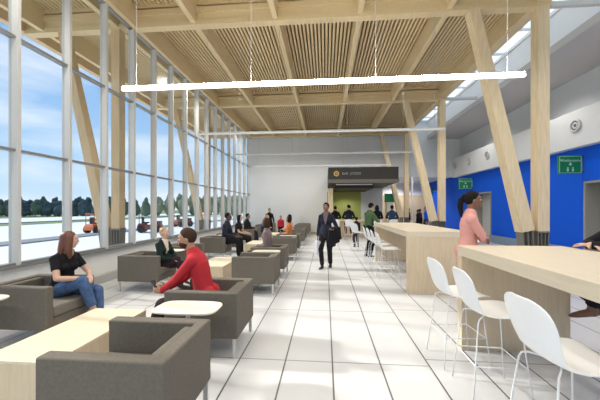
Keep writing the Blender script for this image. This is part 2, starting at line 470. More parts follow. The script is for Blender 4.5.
column(-4.96, 6.81, 1, ('upright timber column outside the glass beside the vehicles',
                        'leaning timber strut outside the glass, nearest one on the window side'), 'outdoor_wood', .21)
column(-4.96, 12.26, 1, ('upright timber column outside the far windows',
                         'leaning timber strut outside the far windows, thin and distant'), 'outdoor_wood', .21)

# ---------------------------------------------------------------- pendant lights
def pendant(y, z, x0, x1, lit, label):
    r = empty('pendant_light', ((x0 + x1) / 2, y, z)); tag(r, label, 'light', 'linear pendant lights across the hall')
    h = (x1 - x0) / 2
    MB().box(-h, h, -.026, .026, .008, .03).build('housing', 'pendant_body' if lit else 'pendant_grey', r, bevel=.004)
    MB().box(-h + .005, h - .005, -.024, .024, -.022, .008).build('diffuser', 'pendant_lit' if lit else 'pendant_dim', r, bevel=.006)
    if lit: MB().box(-h + .02, h - .02, -.02, .02, .0305, .034).build('added_glow_strip', 'added_uplight', r)  # added glowing strip, hidden from below, to lift the ceiling brightness
    for k in (-.92, -.31, .31, .92):
        MB().tube([(k * h, 0, .05), (k * h, 0, 6.3 - z)], .0035, 6).build('suspension_wire', 'wire', r, True)
pendant(4.20, 3.27, -3.0, 2.63, True, 'brightly lit linear pendant light, the nearest, hung across the hall on thin wires')
pendant(6.87, 3.27, -3.0, 2.63, False, 'second linear pendant light, dimmer, hung behind the brightest one')
pendant(9.57, 3.27, -3.0, 2.63, False, 'third linear pendant light, faint against the white end wall')
pendant(12.3, 3.27, -3.0, 2.63, False, 'farthest linear pendant light, faint line just above the dark bar canopy')

# ---------------------------------------------------------------- round vents on the white band, signs
vents = [(9.4, 'round wall vent on the white band above the nearer green sign'),
         (12.6, 'round wall vent on the white band just beside the leaning strut'), (14.2, 'round wall vent third from the far end of the white band'),
         (15.9, 'round wall vent second from the far end of the white band'), (17.5, 'round wall vent at the far end of the white band')]
for y, lb in vents:
    r = empty('wall_vent', (7.28, y, 3.93)); tag(r, lb, 'vent', 'round vents along the white band')
    def ring(ra, rb, x0, x1):
        n = 28; vs = []; fs = []
        for k in range(n):
            a = 2 * math.pi * k / n; c_, s_ = math.cos(a), math.sin(a)
            vs += [(x0, c_ * ra, s_ * ra), (x0, c_ * rb, s_ * rb), (x1, c_ * rb, s_ * rb), (x1, c_ * ra, s_ * ra)]
        for k in range(n):
            j = (k + 1) % n
            for q in range(4): fs.append((k * 4 + q, k * 4 + (q + 1) % 4, j * 4 + (q + 1) % 4, j * 4 + q))
        return MB().add(vs, fs)
    ring(.135, .19, -.05, .0).build('rim', 'vent_white', r, True)
    MB().tube([(-.012, 0, 0), (0, 0, 0)], .14, 24).build('grille', 'vent_dark', r)
    ring(.05, .095, -.035, -.012).build('louvre', 'vent_white', r, True)

def text_obj(s, size, depth, name, mat, parent, loc, rot):
    cu = bpy.data.curves.new(name, 'FONT'); cu.body = s; cu.size = size; cu.extrude = depth; cu.align_x = 'CENTER'; cu.align_y = 'CENTER'
    o = bpy.data.objects.new(name, cu); C.objects.link(o)
    dg = bpy.context.evaluated_depsgraph_get(); me = bpy.data.meshes.new_from_object(o.evaluated_get(dg), depsgraph=dg)
    bpy.data.objects.remove(o); me.materials.clear(); me.materials.append(MATS[mat])
    r = bpy.data.objects.new(name, me); C.objects.link(r); r.parent = parent; r.location = loc; r.rotation_euler = rot
    return r
def wc_sign(y, label):
    r = empty('washroom_sign', (7.14, y, 2.80)); tag(r, label, 'sign', 'green projecting washroom signs')
    MB().box(-.32, .32, -.03, .03, -.27, .27).build('panel', 'green_sign', r, bevel=.006)
    e_ = MB()
    e_.box(-.30, .30, -.036, -.03, .235, .245).box(-.30, .30, -.036, -.03, -.245, -.235).box(-.30, -.29, -.036, -.03, -.235, .235).box(.29, .30, -.036, -.03, -.235, .235)
    e_.build('border', 'sign_mark', r)
    text_obj('Washrooms', .115, .003, 'lettering', 'sign_mark', r, (0, -.033, .12), (R(90), 0, 0))
    a = MB().prism([(-.055, 0), (0, -.05), (.055, 0), (.02, 0), (.02, .05), (-.02, .05), (-.02, 0)], 0, .006)
    o = a.build('arrow', 'sign_mark', r, loc=(0, -.031, .015)); o.rotation_euler = (R(90), 0, 0)
    for sx in (-.07, .07):
        p = MB().tube([(sx, -.037, -.09), (sx, -.031, -.09)], .020, 12).box(sx - .024, sx + .024, -.037, -.031, -.20, -.115)
        p.build('pictogram', 'sign_mark', r)
    MB().box(.32, .36, -.02, .02, -.18, .18).build('bracket', 'steel_leg', r)
wc_sign(9.45, 'green washroom sign on the blue wall, the large one near the right edge')
wc_sign(16.05, 'small green washroom sign over the far doorway in the blue wall')
s3 = MB().box(-.25, .25, -.03, .03, -.2, .2).build('green_sign', 'green_sign', None, bevel=.005, loc=(6.62, 20.0, 2.65))
tag(s3, 'tiny distant green sign between the leaning strut and the white post', 'sign')
MB().box(.25, .9, -.02, .02, -.02, .02).build('bracket', 'steel_leg', s3)

# ---------------------------------------------------------------- room beyond the opening
struct(MB().box(3.1, 7.5, 22.5, 22.7, 0, 2.5).box(3.15, 3.35, YB + .25, 22.5, 0, 2.5), 'wall_far', 'tan_wall')
struct(MB().box(3.1, 7.5, 22.5, 22.7, 2.5, 3.4).box(3.15, 3.35, YB + .25, 22.5, 2.5, 3.4), 'wall_far_upper', 'white_wall')
struct(MB().box(3.1, 7.9, YB + .25, 26.5, 3.4, 3.6), 'ceiling_far', 'white_wall')
for dx_, dy_ in ((4.6, 19.6), (6.2, 21.2), (4.8, 21.6)): fill_spot(dx_, dy_, 3.3, 85)  # added fill to lighten the far room
pole = empty('white_post', (4.82, 17.2, 0)); tag(pole, 'slim white post standing between the two far timber columns', 'post')
MB().tube([(0, 0, .02), (0, 0, 3.3)], .05, 14).build('shaft', 'white_metal', pole, True)
MB().tube([(0, 0, 0), (0, 0, .03)], .12, 20).build('base_plate', 'white_metal', pole)

# ---------------------------------------------------------------- bar canopy and food counter
KY = 13.9
cn = empty('bar_canopy', (0, 0, 0)); tag(cn, 'dark bar and food sign canopy projecting from the end wall', 'canopy')
MB().box(.12, 3.30, KY, YB - .02, 2.72, 3.42).build('canopy_box', 'sign_dark', cn, bevel=.01)
MB().box(.11, 3.31, KY - .03, KY, 2.70, 2.86).build('fascia_lip', 'sign_lip_lit', cn)
MB().box(.45, 2.3, KY + .8, YB - .05, 2.50, 2.72).build('lower_soffit', 'sign_under', cn)
MB().box(.5, 2.25, KY + .78, KY + .80, 2.66, 2.71).build('light_strip', 'pendant_dim', cn)
lg = MB()
n = 6
pts = [(math.cos(R(60 * k + 30)), math.sin(R(60 * k + 30))) for k in range(n)]
vs = []; fs = []
for q, (a, b_) in enumerate(pts):
    for rad, yy in ((.135, 0), (.135, -.02), (.075, -.02), (.075, 0)): vs.append((a * rad, yy, b_ * rad))
for k in range(n):
    j = (k + 1) % n
    for q in range(4): fs.append((k * 4 + q, k * 4 + (q + 1) % 4, j * 4 + (q + 1) % 4, j * 4 + q))
lg.add(vs, fs); lg.box(-.03, .03, -.02, 0, -.03, .03)
lg.build('logo', 'gold', cn, loc=(.50, KY - .032, 3.12))
for tx, px_ in (('BAR', .90), ('|', 1.13), ('FOOD', 1.40)): text_obj(tx, .155, .004, 'lettering', 'letter_white', cn, (px_, KY - .006, 3.12), (R(90), 0, 0))
struct(MB().box(.14, .36, 14.6, YB - .15, 0, 2.50), 'trim_40', 'column_wood', bevel=.01)
struct(MB().box(.10, 2.08, YB - .10, YB - .02, 0, 2.5), 'trim_41', 'green_wall')
struct(MB().box(2.08, 3.32, YB - .14, YB - .02, 0, 2.72), 'trim_42', 'grey_panel')
fill_spot(1.2, 15.6, 2.42, 60); fill_spot(1.2, 17.0, 2.42, 45)  # spots for the canopy's light strip, to brighten the green wall
ct = empty('serving_counter', (0, 0, 0)); tag(ct, 'pale timber serving counter in front of the olive green panel', 'counter')
MB().box(.45, 3.0, 16.0, 16.5, 0, .86).build('body', 'bar_wood', ct, bevel=.006)
MB().box(.40, 3.05, 15.92, 16.56, .86, .91).build('countertop', 'bar_top_wood', ct, bevel=.006)
gb = empty('menu_board', (3.42, 17.84, 0)); tag(gb, 'white notice board with a green header beside the grey panel', 'board')
MB().box(0, .55, -.02, .02, 1.9, 2.4).build('header', 'green_board', gb)
MB().box(.15, .50, -.02, .02, .75, 1.9).build('board', 'white_board', gb)
MB().box(.05, .50, .02, .06, 0, 2.35).build('stand', 'tan_wall', gb)

# ---------------------------------------------------------------- high bars
def bar(y0, y1, x0, x1, label):
    r = empty('bar_table', ((x0 + x1) / 2, (y0 + y1) / 2, 0)); tag(r, label, 'bar', 'long high timber bar tables')
    hx, hy = (x1 - x0) / 2, (y1 - y0) / 2
    MB().box(-hx, hx, -hy, hy, 1.0, 1.105).build('tabletop', 'bar_top_wood', r, bevel=.005)
    MB().box(-hx, hx, -hy, -hy + .10, 0, 1.0).build('end_panel', 'bar_wood', r, bevel=.004)
    MB().box(-hx, hx, hy - .10, hy, 0, 1.0).build('end_panel', 'bar_wood', r, bevel=.004)
bar(.0, 3.42, 1.44, 2.52, 'long pale timber bar table in the right foreground with white stools')
bar(5.43, 8.95, 1.44, 2.52, 'long pale timber bar table farther back, beyond the woman in pink')

def make_stool():
    r = empty('bar_stool')
    # moulded shell: v runs from the seat front up the back; x forward, y across
    prof = [(.235, .655), (.20, .676), (.12, .675), (.03, .664), (-.06, .660), (-.13, .672), (-.178, .712), (-.205, .765), (-.222, .83), (-.236, .90), (-.247, .965), (-.254, .998), (-.258, 1.014)]
    wid = [.16, .198, .218, .226, .215, .192, .176, .184, .200, .208, .190, .135, .07]
    nu = 12; vs = []; fs = []
    for i, ((px, pz), w_) in enumerate(zip(prof, wid)):
        for k in range(nu + 1):
            u = -1 + 2 * k / nu; cu = u * u
            if i < 6: vs.append((px, u * w_, pz + .018 * cu))
            else: vs.append((px + .045 * cu * min(1, (13 - i) / 5), u * w_, pz))
    for i in range(len(prof) - 1):
        for k in range(nu): fs.append((i * (nu + 1) + k, i * (nu + 1) + k + 1, (i + 1) * (nu + 1) + k + 1, (i + 1) * (nu + 1) + k))
    s_ = MB().add(vs, fs).build('shell', 'white_shell', r, True)
    a = s_.modifiers.new('sol', 'SOLIDIFY'); a.thickness = .013; a.offset = 0
    a = s_.modifiers.new('sub', 'SUBSURF'); a.levels = 1; a.render_levels = 1
    for sx in (-1, 1):
        for sy in (-1, 1):
            MB().tube([(sx * .06, sy * .05, .642), (sx * .12, sy * .12, .642), (sx * .145, sy * .14, .630), (sx * .155, sy * .150, .60), (sx * .215, sy * .205, .006)], .0058, 8).build('leg', 'white_metal', r, True)
    q = .197
    pts = [(.185, .178), (-.185, .178), (-.185, -.178), (.185, -.178)]
    MB().tube([(x_, y_, .29) for x_, y_ in pts], .0055, 8, closed=True).build('footrest', 'white_metal', r, True)
    return r
stool = make_stool(); first = True
def place_stool(x, y, deg, label, group):
    global first
    o = stool if first else copy_tree(stool); first = False
    o.location = (x, y, 0); o.rotation_euler = (0, 0, R(deg)); tag(o, label, 'stool', group)
    return o
gs = 'white bar stools along the aisle side of the bars'
place_stool(1.34, 1.80, 2, 'white bar stool nearest the camera, its back largest in the picture', gs)
place_stool(1.34, 2.58, -2, 'white bar stool in the middle of three at the near bar', gs)
place_stool(1.30, 3.10, 3, 'white bar stool at the far corner of the near bar', gs)
for y, lb in ((6.4, 'white bar stool at the far bar, nearest of the row'), (7.12, 'white bar stool at the far bar, second of the row'),
              (7.84, 'white bar stool at the far bar, third of the row'), (8.56, 'white bar stool at the far bar, fourth and last of the row')):
    place_stool(1.30, y, random.uniform(-4, 4), lb, gs)
g2 = 'white bar stools on the far side of the bars'
for y, lb in ((6.3, 'white stool back peeping over the far bar top, nearest on that side'), (7.1, 'white stool back peeping over the far bar top, second on that side'),
              (7.9, 'white stool back peeping over the far bar top, third on that side')):
    place_stool(2.78, y, 180, lb, g2)
place_stool(3.02, 3.12, 180, 'white bar stool carrying the man at the right edge of the picture', g2)
g3 = 'white stools facing the serving counter'
KP = [(.47, 'left'), (1.12, 'second'), (2.46, 'third'), (3.16, 'right')]
for (x, nm), lb in zip(KP, ('white stool under the leftmost dark figure facing the serving counter', 'white stool under the second dark figure facing the serving counter',
                            'white stool under the dark figure just right of the man in olive', 'white stool under the figure in blue near the white notice board')):
    place_stool(x, 14.6, 90, lb, g3)
place_stool(1.15, 10.7, 35, 'empty white stool standing alone left of the man in olive', gs)

# ---------------------------------------------------------------- lounge armchairs
def make_armchair():
    """opening towards +x; base at the floor, .74 deep, .68 wide"""
    r = empty('armchair')
    dx, dy, ta = .385, .34, .10
    U = [(-dx, -dy), (dx, -dy), (dx, -dy + ta), (-dx + .09, -dy + ta), (-dx + .09, dy - ta), (dx, dy - ta), (dx, dy), (-dx, dy)]
    MB().prism(U, .19, .655).build('frame', 'fabric', r, bevel=.016)
    MB().box(-dx + .092, -dx + .165, -dy + ta + .003, dy - ta - .003, .30, .635).build('backrest', 'fabric', r, bevel=.022)
    MB().box(-dx + .092, dx - .008, -dy + ta + .001, dy - ta - .001, .195, .30).build('seat_base', 'fabric', r, bevel=.006)
    MB().box(-dx + .168, dx - .0, -dy + ta + .003, dy - ta - .003, .302, .425).build('seat_cushion', 'fabric_seat', r, bevel=.025)
    for sx in (-1, 1):
        for sy in (-1, 1):
            MB().box(sx * (dx - .035) - .017, sx * (dx - .035) + .017, sy * (dy - .02) - .008, sy * (dy - .02) + .008, 0, .19).build('leg', 'steel_leg', r)
    return r
arm = make_armchair(); afirst = True
def place_arm(x, y, deg, label):
    global afirst
    o = arm if afirst else copy_tree(arm); afirst = False
    o.location = (x, y, 0); o.rotation_euler = (0, 0, R(deg)); tag(o, label, 'armchair', 'grey box armchairs of the lounge')
XR, XL = -1.265, -3.36
RL = ['empty charcoal armchair nearest the camera, in the bottom left foreground', 'charcoal armchair under the man in the red shirt',
      'empty charcoal armchair on the aisle side just beyond the man in red', 'charcoal armchair under the person in the mauve top',
      'charcoal aisle-side armchair just beyond the person in mauve', 'charcoal armchair under the person in orange',
      'charcoal aisle-side armchair under the dark-haired person in pink near the end wall', 'empty charcoal aisle-side armchair third from the end wall', 'empty charcoal aisle-side armchair second from the end wall', 'last charcoal armchair of the aisle-side row against the end wall']
for y, lb in zip((1.91, 3.28, 5.49, 6.82, 9.04, 10.37, 12.59, 13.92, 16.14, 17.47), RL): place_arm(XR, y, 180, lb)
LL = ['charcoal armchair by the window under the woman in the black top and jeans', 'charcoal armchair by the window under the woman in the dark blazer',
      'empty charcoal window-side armchair right behind the woman in the dark blazer', 'charcoal window-side armchair under the dark-suited man',
      'charcoal window-side armchair under the woman in black beyond the dark-suited man', 'charcoal window-side armchair under the dark figure second from the end',
      'charcoal window-side armchair under the fair-haired person in blue', 'empty charcoal window-side armchair second from the end wall', 'last charcoal armchair of the window row against the end wall']
for y, lb in zip((3.30, 5.45, 6.82, 9.00, 10.37, 12.59, 13.92, 16.14, 17.47), LL): place_arm(XL, y, 0, lb)

def side_table(x, y, label, first_):
    r = empty('side_table', (x, y, 0)); tag(r, label, 'table', 'small white tables between armchairs')
    n = 40; a, b_ = .285, .175; poly = []
    for k in range(n):
        th = 2 * math.pi * k / n; c_, s_ = math.cos(th), math.sin(th); p = 2 / 4.2
        poly.append((a * math.copysign(abs(c_) ** p, c_), b_ * math.copysign(abs(s_) ** p, s_)))
    MB().prism(poly, .612, .630).build('tabletop', 'laminate', r, bevel=.006)
    MB().tube([(0, 0, .02), (0, 0, .612)], .020, 12).build('post', 'steel_leg', r, True)
    MB().prism([(q[0] * .6, q[1] * .7) for q in poly], 0, .015).build('base_plate', 'steel_leg', r)
    return r
for x, y, lb in ((-1.22, 2.58, 'small rounded cream side table between the nearest armchair and the man in red'),
                 (-3.42, 2.62, 'small rounded side table just cut by the left edge of the picture'),
                 (-1.22, 6.14, 'small rounded side table just before the person in mauve'),
                 (-3.30, 6.14, 'small rounded side table beside the woman in the dark blazer'),
                 (-1.22, 9.69, 'small rounded side table just before the person in orange'),
                 (-3.30, 9.70, 'small rounded side table between the dark-suited man and the woman in black')):
    side_table(x, y, lb, 0)
def coffee(y, label):
    r = empty('coffee_table', (-2.205, y, 0)); tag(r, label, 'coffee table', 'pale timber block tables between the armchairs')
    MB().box(-.285, .285, -.56, .56, .03, .395).build('body', 'bar_wood', r, bevel=.004)
    MB().box(-.288, .288, -.563, .563, .395, .42).build('tabletop', 'table_wood', r, bevel=.004)
    MB().box(-.25, .25, -.52, .52, 0, .03).build('plinth', 'dark_metal', r)
for y, lb in ((2.51, 'long pale timber block table in the left foreground'), (6.06, 'pale timber block table just behind the man in red'),
              (9.61, 'pale timber block table between the dark-suited man and the person in mauve'), (13.16, 'farthest pale timber block table near the end wall')):
    coffee(y, lb)

# ---------------------------------------------------------------- people
def frame_from(yaw, pitch=0, roll=0):
    return (Matrix.Rotation(R(yaw), 3, 'Z') @ Matrix.Rotation(R(-pitch), 3, 'X') @ Matrix.Rotation(R(roll), 3, 'Y'))
def ik(a, t, l1, l2, pole):
    a, t, pole = V(a), V(t), V(pole); d = t - a; L = min(d.length, (l1 + l2) * .995); L = max(L, abs(l1 - l2) + .02); dn = d.normalized(); t = a + dn * L
    q = (l1 * l1 - l2 * l2 + L * L) / (2 * L); h = math.sqrt(max(0, l1 * l1 - q * q)); p = (pole - dn * pole.dot(dn))
    p = p.normalized() if p.length > 1e-4 else dn.orthogonal()
    return a + dn * q + p * h, t
def hand(mb, wrist, d, nrm, side, s, curl=25):
    """palm, four unequal bent fingers and a thumb; d = pointing direction, nrm = palm normal, side = towards the thumb"""
    d, nrm = d.normalized(), nrm; nrm = (nrm - d * nrm.dot(d)).normalized(); side = side - d * side.dot(d); side = (side - nrm * side.dot(nrm)).normalized()
    mb.loft([(wrist, .027 * s, .020 * s), (wrist + d * .035 * s, .036 * s, .017 * s), (wrist + d * .085 * s, .040 * s, .014 * s)], side, 12)
    for k, (o_, L) in enumerate(((.029, .072), (.010, .080), (-.009, .075), (-.028, .058))):
        p = wrist + d * .084 * s + side * o_ * s; a = R(curl * .6)
        for j, f in enumerate((.42, .33, .25)):
            dd = (d * math.cos(a) + nrm * math.sin(a)).normalized(); q = p + dd * L * f * s
            mb.cone(p, q, .0092 * s * (1 - .08 * j), .0088 * s * (1 - .1 * j), 8); p = q; a += R(curl)
    p = wrist + d * .025 * s + side * .028 * s; dd = (d * .7 + side * .75 + nrm * .25).normalized(); q = p + dd * .042 * s; mb.cone(p, q, .013 * s, .0105 * s, 8)
    mb.cone(q, q + (d * .9 + side * .25 + nrm * .4).normalized() * .034 * s, .0105 * s, .009 * s, 8)
def person(label, loc, facing, P, skin='skin_mid', hairc='hair_black', hair='short', top='black_cloth', bottom='black_cloth', shoe='black_leather',
           sleeve=1.0, female=False, H=1.70, vox=.012, detail=False, inner=None, hem=.0, neckline=None, group=None):
    """loc: floor point under the pelvis. facing: degrees, 0 = +y, 90 = -x. P: pose in the figure's own frame (x right, y forward, z up)."""
    s = H / 1.70
    root = empty('person', (loc[0], loc[1], loc[2] if len(loc) > 2 else 0), R(facing)); tag(root, label, 'person', group)
    X, Y, Z = V((1, 0, 0)), V((0, 1, 0)), V((0, 0, 1))
    pel = V((0, 0, P.get('hz', .93 * s)))
    l0, l1_ = P.get('lean', (0, 0)); tw = P.get('twist', 0)
    def sdir(a): return V((math.sin(R(P.get('side', 0))), math.sin(R(a)), math.cos(R(a)))).normalized()
    # spine
    N = 9; pts = [pel - sdir(l0) * .05 * s]; frs = []
    ln = .57 * s / (N - 1); p = pts[0].copy(); sp = []
    for i in range(N):
        f = i / (N - 1); a = l0 + (l1_ - l0) * f; sp.append((p.copy(), a)); p = p + sdir(a) * ln
    wm = [.150, .172, .165, .140, .128, .138, .150, .150, .105] if female else [.145, .158, .152, .142, .140, .150, .162, .160, .105]
    dm = [.095, .118, .112, .095, .088, .095, .102, .090, .065] if female else [.092, .108, .102, .096, .096, .103, .108, .094, .066]
    def rv(i): return Matrix.Rotation(R(tw * i / (N - 1)), 3, 'Z') @ X
    chest, ca = sp[-1]; upc = sdir(ca); rc = rv(N - 1); fc = rc.cross(upc) * -1
    fc = upc.cross(rc) 
    neck0 = chest; sw = (.146 if female else .168) * s
    sh = {k: sp[-2][0] + rc * k * sw - upc * .005 for k in (-1, 1)}
    hf = frame_from(P.get('hyaw', 0), P.get('hpitch', 0), P.get('hroll', 0))
    ntop = neck0 + (upc * .075 + Y * .012) * s + (upc * .01); hc = ntop + hf @ V((0, .012, .088)) * s
    hands = P.get('hands', {}); feet = P.get('feet', {})
    hip = {k: pel + X * k * .088 * s for k in (-1, 1)}
    arms = {}; legs = {}
    for k in (-1, 1):
        t = V(hands.get(k, (k * .24, .03, pel.z - .06))); pole = V(P.get('pole', {}).get(k, (k * .5, -.8, -.5)))
        arms[k] = ik(sh[k], t, .285 * s, .25 * s, pole)
        ft = V(feet.get(k, (k * .10, 0, .085))); kp = V(P.get('kpole', {}).get(k, (k * .12, 1, .15)))
        legs[k] = ik(hip[k], ft, .435 * s, .425 * s, kp)
    def torso(mb, g, i0=0, i1=N):
        secs = [(c, (wm[i] * s + g), (dm[i] * s + g)) for i, (c, a) in enumerate(sp)][i0:i1]
        mb.loft(secs, (X + rc) / 2, 24)
        for k in (-1, 1):
            mb.cone(neck0 - upc * .03 + rc * k * .05 * s, sh[k], .050 * s + g, .050 * s + g)
            mb.ell(sh[k], ((.054 * s + g),) * 3)
            if female: mb.ell(sp[5][0] + (sp[6][0] - sp[5][0]) * .5 + rc * k * .068 * s + fc * .072 * s, (.062 * s + g, .055 * s + g, .060 * s + g))
            else: mb.ell(sp[6][0] + rc * k * .075 * s + fc * .065 * s, (.080 * s + g, .045 * s + g, .065 * s + g))
    def arm(mb, k, g, upto=2.0, flat=True):
        e_, w_ = arms[k]
        def seg(a, b_, ra, rb, f):
            q = a + (b_ - a) * f; rq = ra + (rb - ra) * f
            mb.loft([(a, ra + g, ra + g), (a + (q - a) * .35, ra * 1.02 + g, ra * 1.02 + g), (q, rq + g, rq + g)], X if abs((b_ - a).normalized().x) < .9 else Y, 14, (False, flat and f < 1 or (flat and upto >= 2)))
        seg(sh[k], e_, .045 * s, .037 * s, min(1, upto))
        if upto > 1: seg(e_, w_, .037 * s, .027 * s, min(1, upto - 1))
    def leg(mb, k, g, end=1.0, flat=False):
        kn, an = legs[k]
        mb.loft([(hip[k], .088 * s + g, .092 * s + g), (hip[k] + (kn - hip[k]) * .4, .078 * s + g, .080 * s + g), (kn, .056 * s + g, .056 * s + g)], X, 16)
        q = kn + (an - kn) * end
        mb.loft([(kn, .054 * s + g, .055 * s + g), (kn + (an - kn) * .32, .052 * s + g, .056 * s + g), (q, .036 * s + g * 1.5, .037 * s + g * 1.5)], X, 16, (False, flat))
    # body: one continuous surface
    b = MB(); torso(b, 0)
    for k in (-1, 1):
        arm(b, k, 0, 2.0, False); leg(b, k, 0)
        b.ell(hip[k] - Y * .045 * s + Z * .01, (.085 * s, .085 * s, .085 * s))
        e_, w_ = arms[k]; d = (w_ - e_).normalized(); hd = V(P['hdir'][k]) if 'hdir' in P and k in P['hdir'] else d
        hn = V(P['hnrm'][k]) if 'hnrm' in P and k in P['hnrm'] else V((-k, 0, -.15))
        sd_ = V(P['hside'][k]) if 'hside' in P and k in P['hside'] else V((0, 1, .3))
        hand(b, w_, hd, hn, sd_, s, P.get('curl', {}).get(k, 22) if isinstance(P.get('curl', {}), dict) else 22)
    b.cone(neck0 - upc * .05, ntop, .058 * s, .052 * s); b.cone(ntop - upc * .02, hc - hf @ V((0, .02, .04)) * s, .052 * s, .055 * s)
    def he(c, r_, **k): b.ell(hc + hf @ (V(c) * s), tuple(q * s for q in r_), hf, **k)
    he((0, -.008, .020), (.073, .094, .092)); he((0, .022, -.035), (.056, .066, .078)); he((0, .050, -.085), (.026, .030, .026))
    he((0, .085, .028), (.050, .012, .014)); b.loft([(hc + hf @ (V((0, .088, .010)) * s), .008 * s, .008 * s), (hc + hf @ (V((0, .104, -.022)) * s), .014 * s, .011 * s)], hf @ X, 10)
    he((0, .083, -.055), (.022, .012, .010)); he((.035, .060, -.012), (.022, .022, .022)); he((-.035, .060, -.012), (.022, .022, .022))
    for k in (-1, 1): he((k * .076, -.004, -.008), (.009, .020, .032))
    b.blend('body', skin, root, vox, 3)
    # clothing
    g = .009
    tm = MB(); torso(tm, g, 1 if P.get('tuck') else 0)
    if hem: tm.loft([(sp[2][0], wm[2] * s + g * 1.3, dm[2] * s + g * 1.3), (sp[0][0] - sdir(l0) * hem, wm[1] * s + g * 2.4, dm[1] * s + g * 2.4)], X, 24, (False, True))
    if hem:
        for k in (-1, 1): tm.ell(hip[k] - Y * .045 * s + Z * .03, (.104 * s, .110 * s, .105 * s))
    for k in (-1, 1): arm(tm, k, .011 if vox < .01 else .012, sleeve * 2 - (.06 if sleeve >= 1 else 0))
    to = tm.blend('jacket' if inner else ('sweater' if sleeve > .8 else 'shirt'), [top, inner] if inner else top, root, vox, 3)
    me = to.data
    # neckline: open the top round the neck, blouse shown in the V of a jacket
    if neckline or inner:
        c6 = neck0; import numpy as _np
        for pl in me.polygons:
            q = pl.center - c6; yy = q.dot(fc); zz = q.dot(upc); xx = q.dot(rc)
            if inner and yy > .015 and zz > -.26 * s and abs(xx) < .012 + (zz + .26 * s) * .22: pl.material_index = 1
        if neckline:
            bm = bmesh.new(); bm.from_mesh(me)
            kill = [f for f in bm.faces if (f.calc_center_median() - c6).dot(upc) > -neckline - .6 * (((f.calc_center_median() - c6).dot(rc)) ** 2) * -14 and (f.calc_center_median() - c6).dot(fc) > -.02 and abs((f.calc_center_median() - c6).dot(rc)) < .085]
            bmesh.ops.delete(bm, geom=kill, context='FACES'); bm.to_mesh(me); bm.free()
    lm = MB()
    lm.loft([(sp[0][0] - V((0, 0, .02)), wm[0] * s + .010, dm[0] * s + .012), (sp[1][0], wm[1] * s + .009, dm[1] * s + .010), (sp[2][0], wm[2] * s + .006, dm[2] * s + .006)], X, 24)
    for k in (-1, 1):
        leg(lm, k, .013, P.get('cuff', .97), True); lm.ell(hip[k] - Y * .045 * s + Z * .01, (.098 * s, .098 * s, .096 * s))
    lm.blend('trousers', bottom, root, vox, 3)
    for k in (-1, 1):
        kn, an = legs[k]; fd = V(P.get('fdir', {}).get(k, (k * .12, 1, 0))).normalized(); fu = (Z - fd * Z.dot(fd)).normalized(); fr = fd.cross(fu) * 1
        sm = MB(); base = an - fu * .055 * s
        sm.loft([(base - fd * .055 * s, .030 * s, .030 * s), (base, .036 * s, .040 * s), (base + fd * .08 * s - fu * .008, .045 * s, .032 * s), (base + fd * .15 * s - fu * .016 * s, .042 * s, .022 * s), (base + fd * .19 * s - fu * .020 * s, .026 * s, .016 * s)], fr, 16)
        sm.cone(an + (kn - an) * .05, base, .040 * s, .042 * s, 14, (True, False))
        sm.blend('shoe', shoe, root, max(vox * .8, .006), 2)
    # hair
    hm = MB()
    nrm = V((0, .135, -.09)).normalized(); q = V((0, .066, .045))
    hh = lambda c: hc + hf @ (V(c) * s)
    hm.ell(hh((0, -.016, .026)), tuple(v * s for v in (.083, .100, .101)), hf, clip=(q * s, nrm), seg=28, rings=18)
    if hair == 'long':
        for k in (-1, 1):
            hm.loft([(hh((k * .060, -.01, .05)), .026 * s, .05 * s), (hh((k * .078, -.012, -.03)), .022 * s, .05 * s), (hh((k * .085, -.01, -.12)), .026 * s, .048 * s), (hh((k * .080, .01, -.20)), .020 * s, .035 * s), (hh((k * .07, .015, -.25)), .008 * s, .015 * s)], hf @ X, 14)
        hm.loft([(hh((0, -.05, .06)), .07 * s, .05 * s), (hh((0, -.075, -.04)), .08 * s, .045 * s), (hh((0, -.085, -.14)), .085 * s, .040 * s), (hh((0, -.085, -.24)), .06 * s, .025 * s)], hf @ X, 16)
    if hair == 'bun': hm.ell(hh((0, -.085, .085)), (.035 * s, .035 * s, .035 * s), hf)
    if hair == 'ponytail':
        hm.ell(hh((0, -.105, .055)), (.028 * s,) * 3, hf)
        hm.loft([(hh((0, -.10, .055)), .022 * s, .024 * s), (hh((0, -.142, .01)), .032 * s, .034 * s), (hh((0, -.150, -.08)), .034 * s, .034 * s), (hh((0, -.140, -.17)), .024 * s, .024 * s), (hh((0, -.130, -.23)), .008 * s, .008 * s)], hf @ X, 14)
    if hair == 'bob':
        for k in (-1, 1): hm.loft([(hh((k * .060, -.02, .05)), .026 * s, .055 * s), (hh((k * .078, -.02, -.05)), .024 * s, .055 * s), (hh((k * .075, -.015, -.10)), .018 * s, .04 * s)], hf @ X, 14)
        hm.loft([(hh((0, -.05, .06)), .07 * s, .05 * s), (hh((0, -.07, -.09)), .075 * s, .040 * s)], hf @ X, 16)
    hm.blend('hair', hairc, root, max(vox * .8, .006), 2)
    if P.get('beard'):
        bd = MB().ell(hh((0, .030, -.055)), (.058 * s, .066 * s, .058 * s), hf, clip=(V((0, 0, .012)), V((0, -.5, 1)).normalized())).blend('beard', hairc, root, .006, 2)
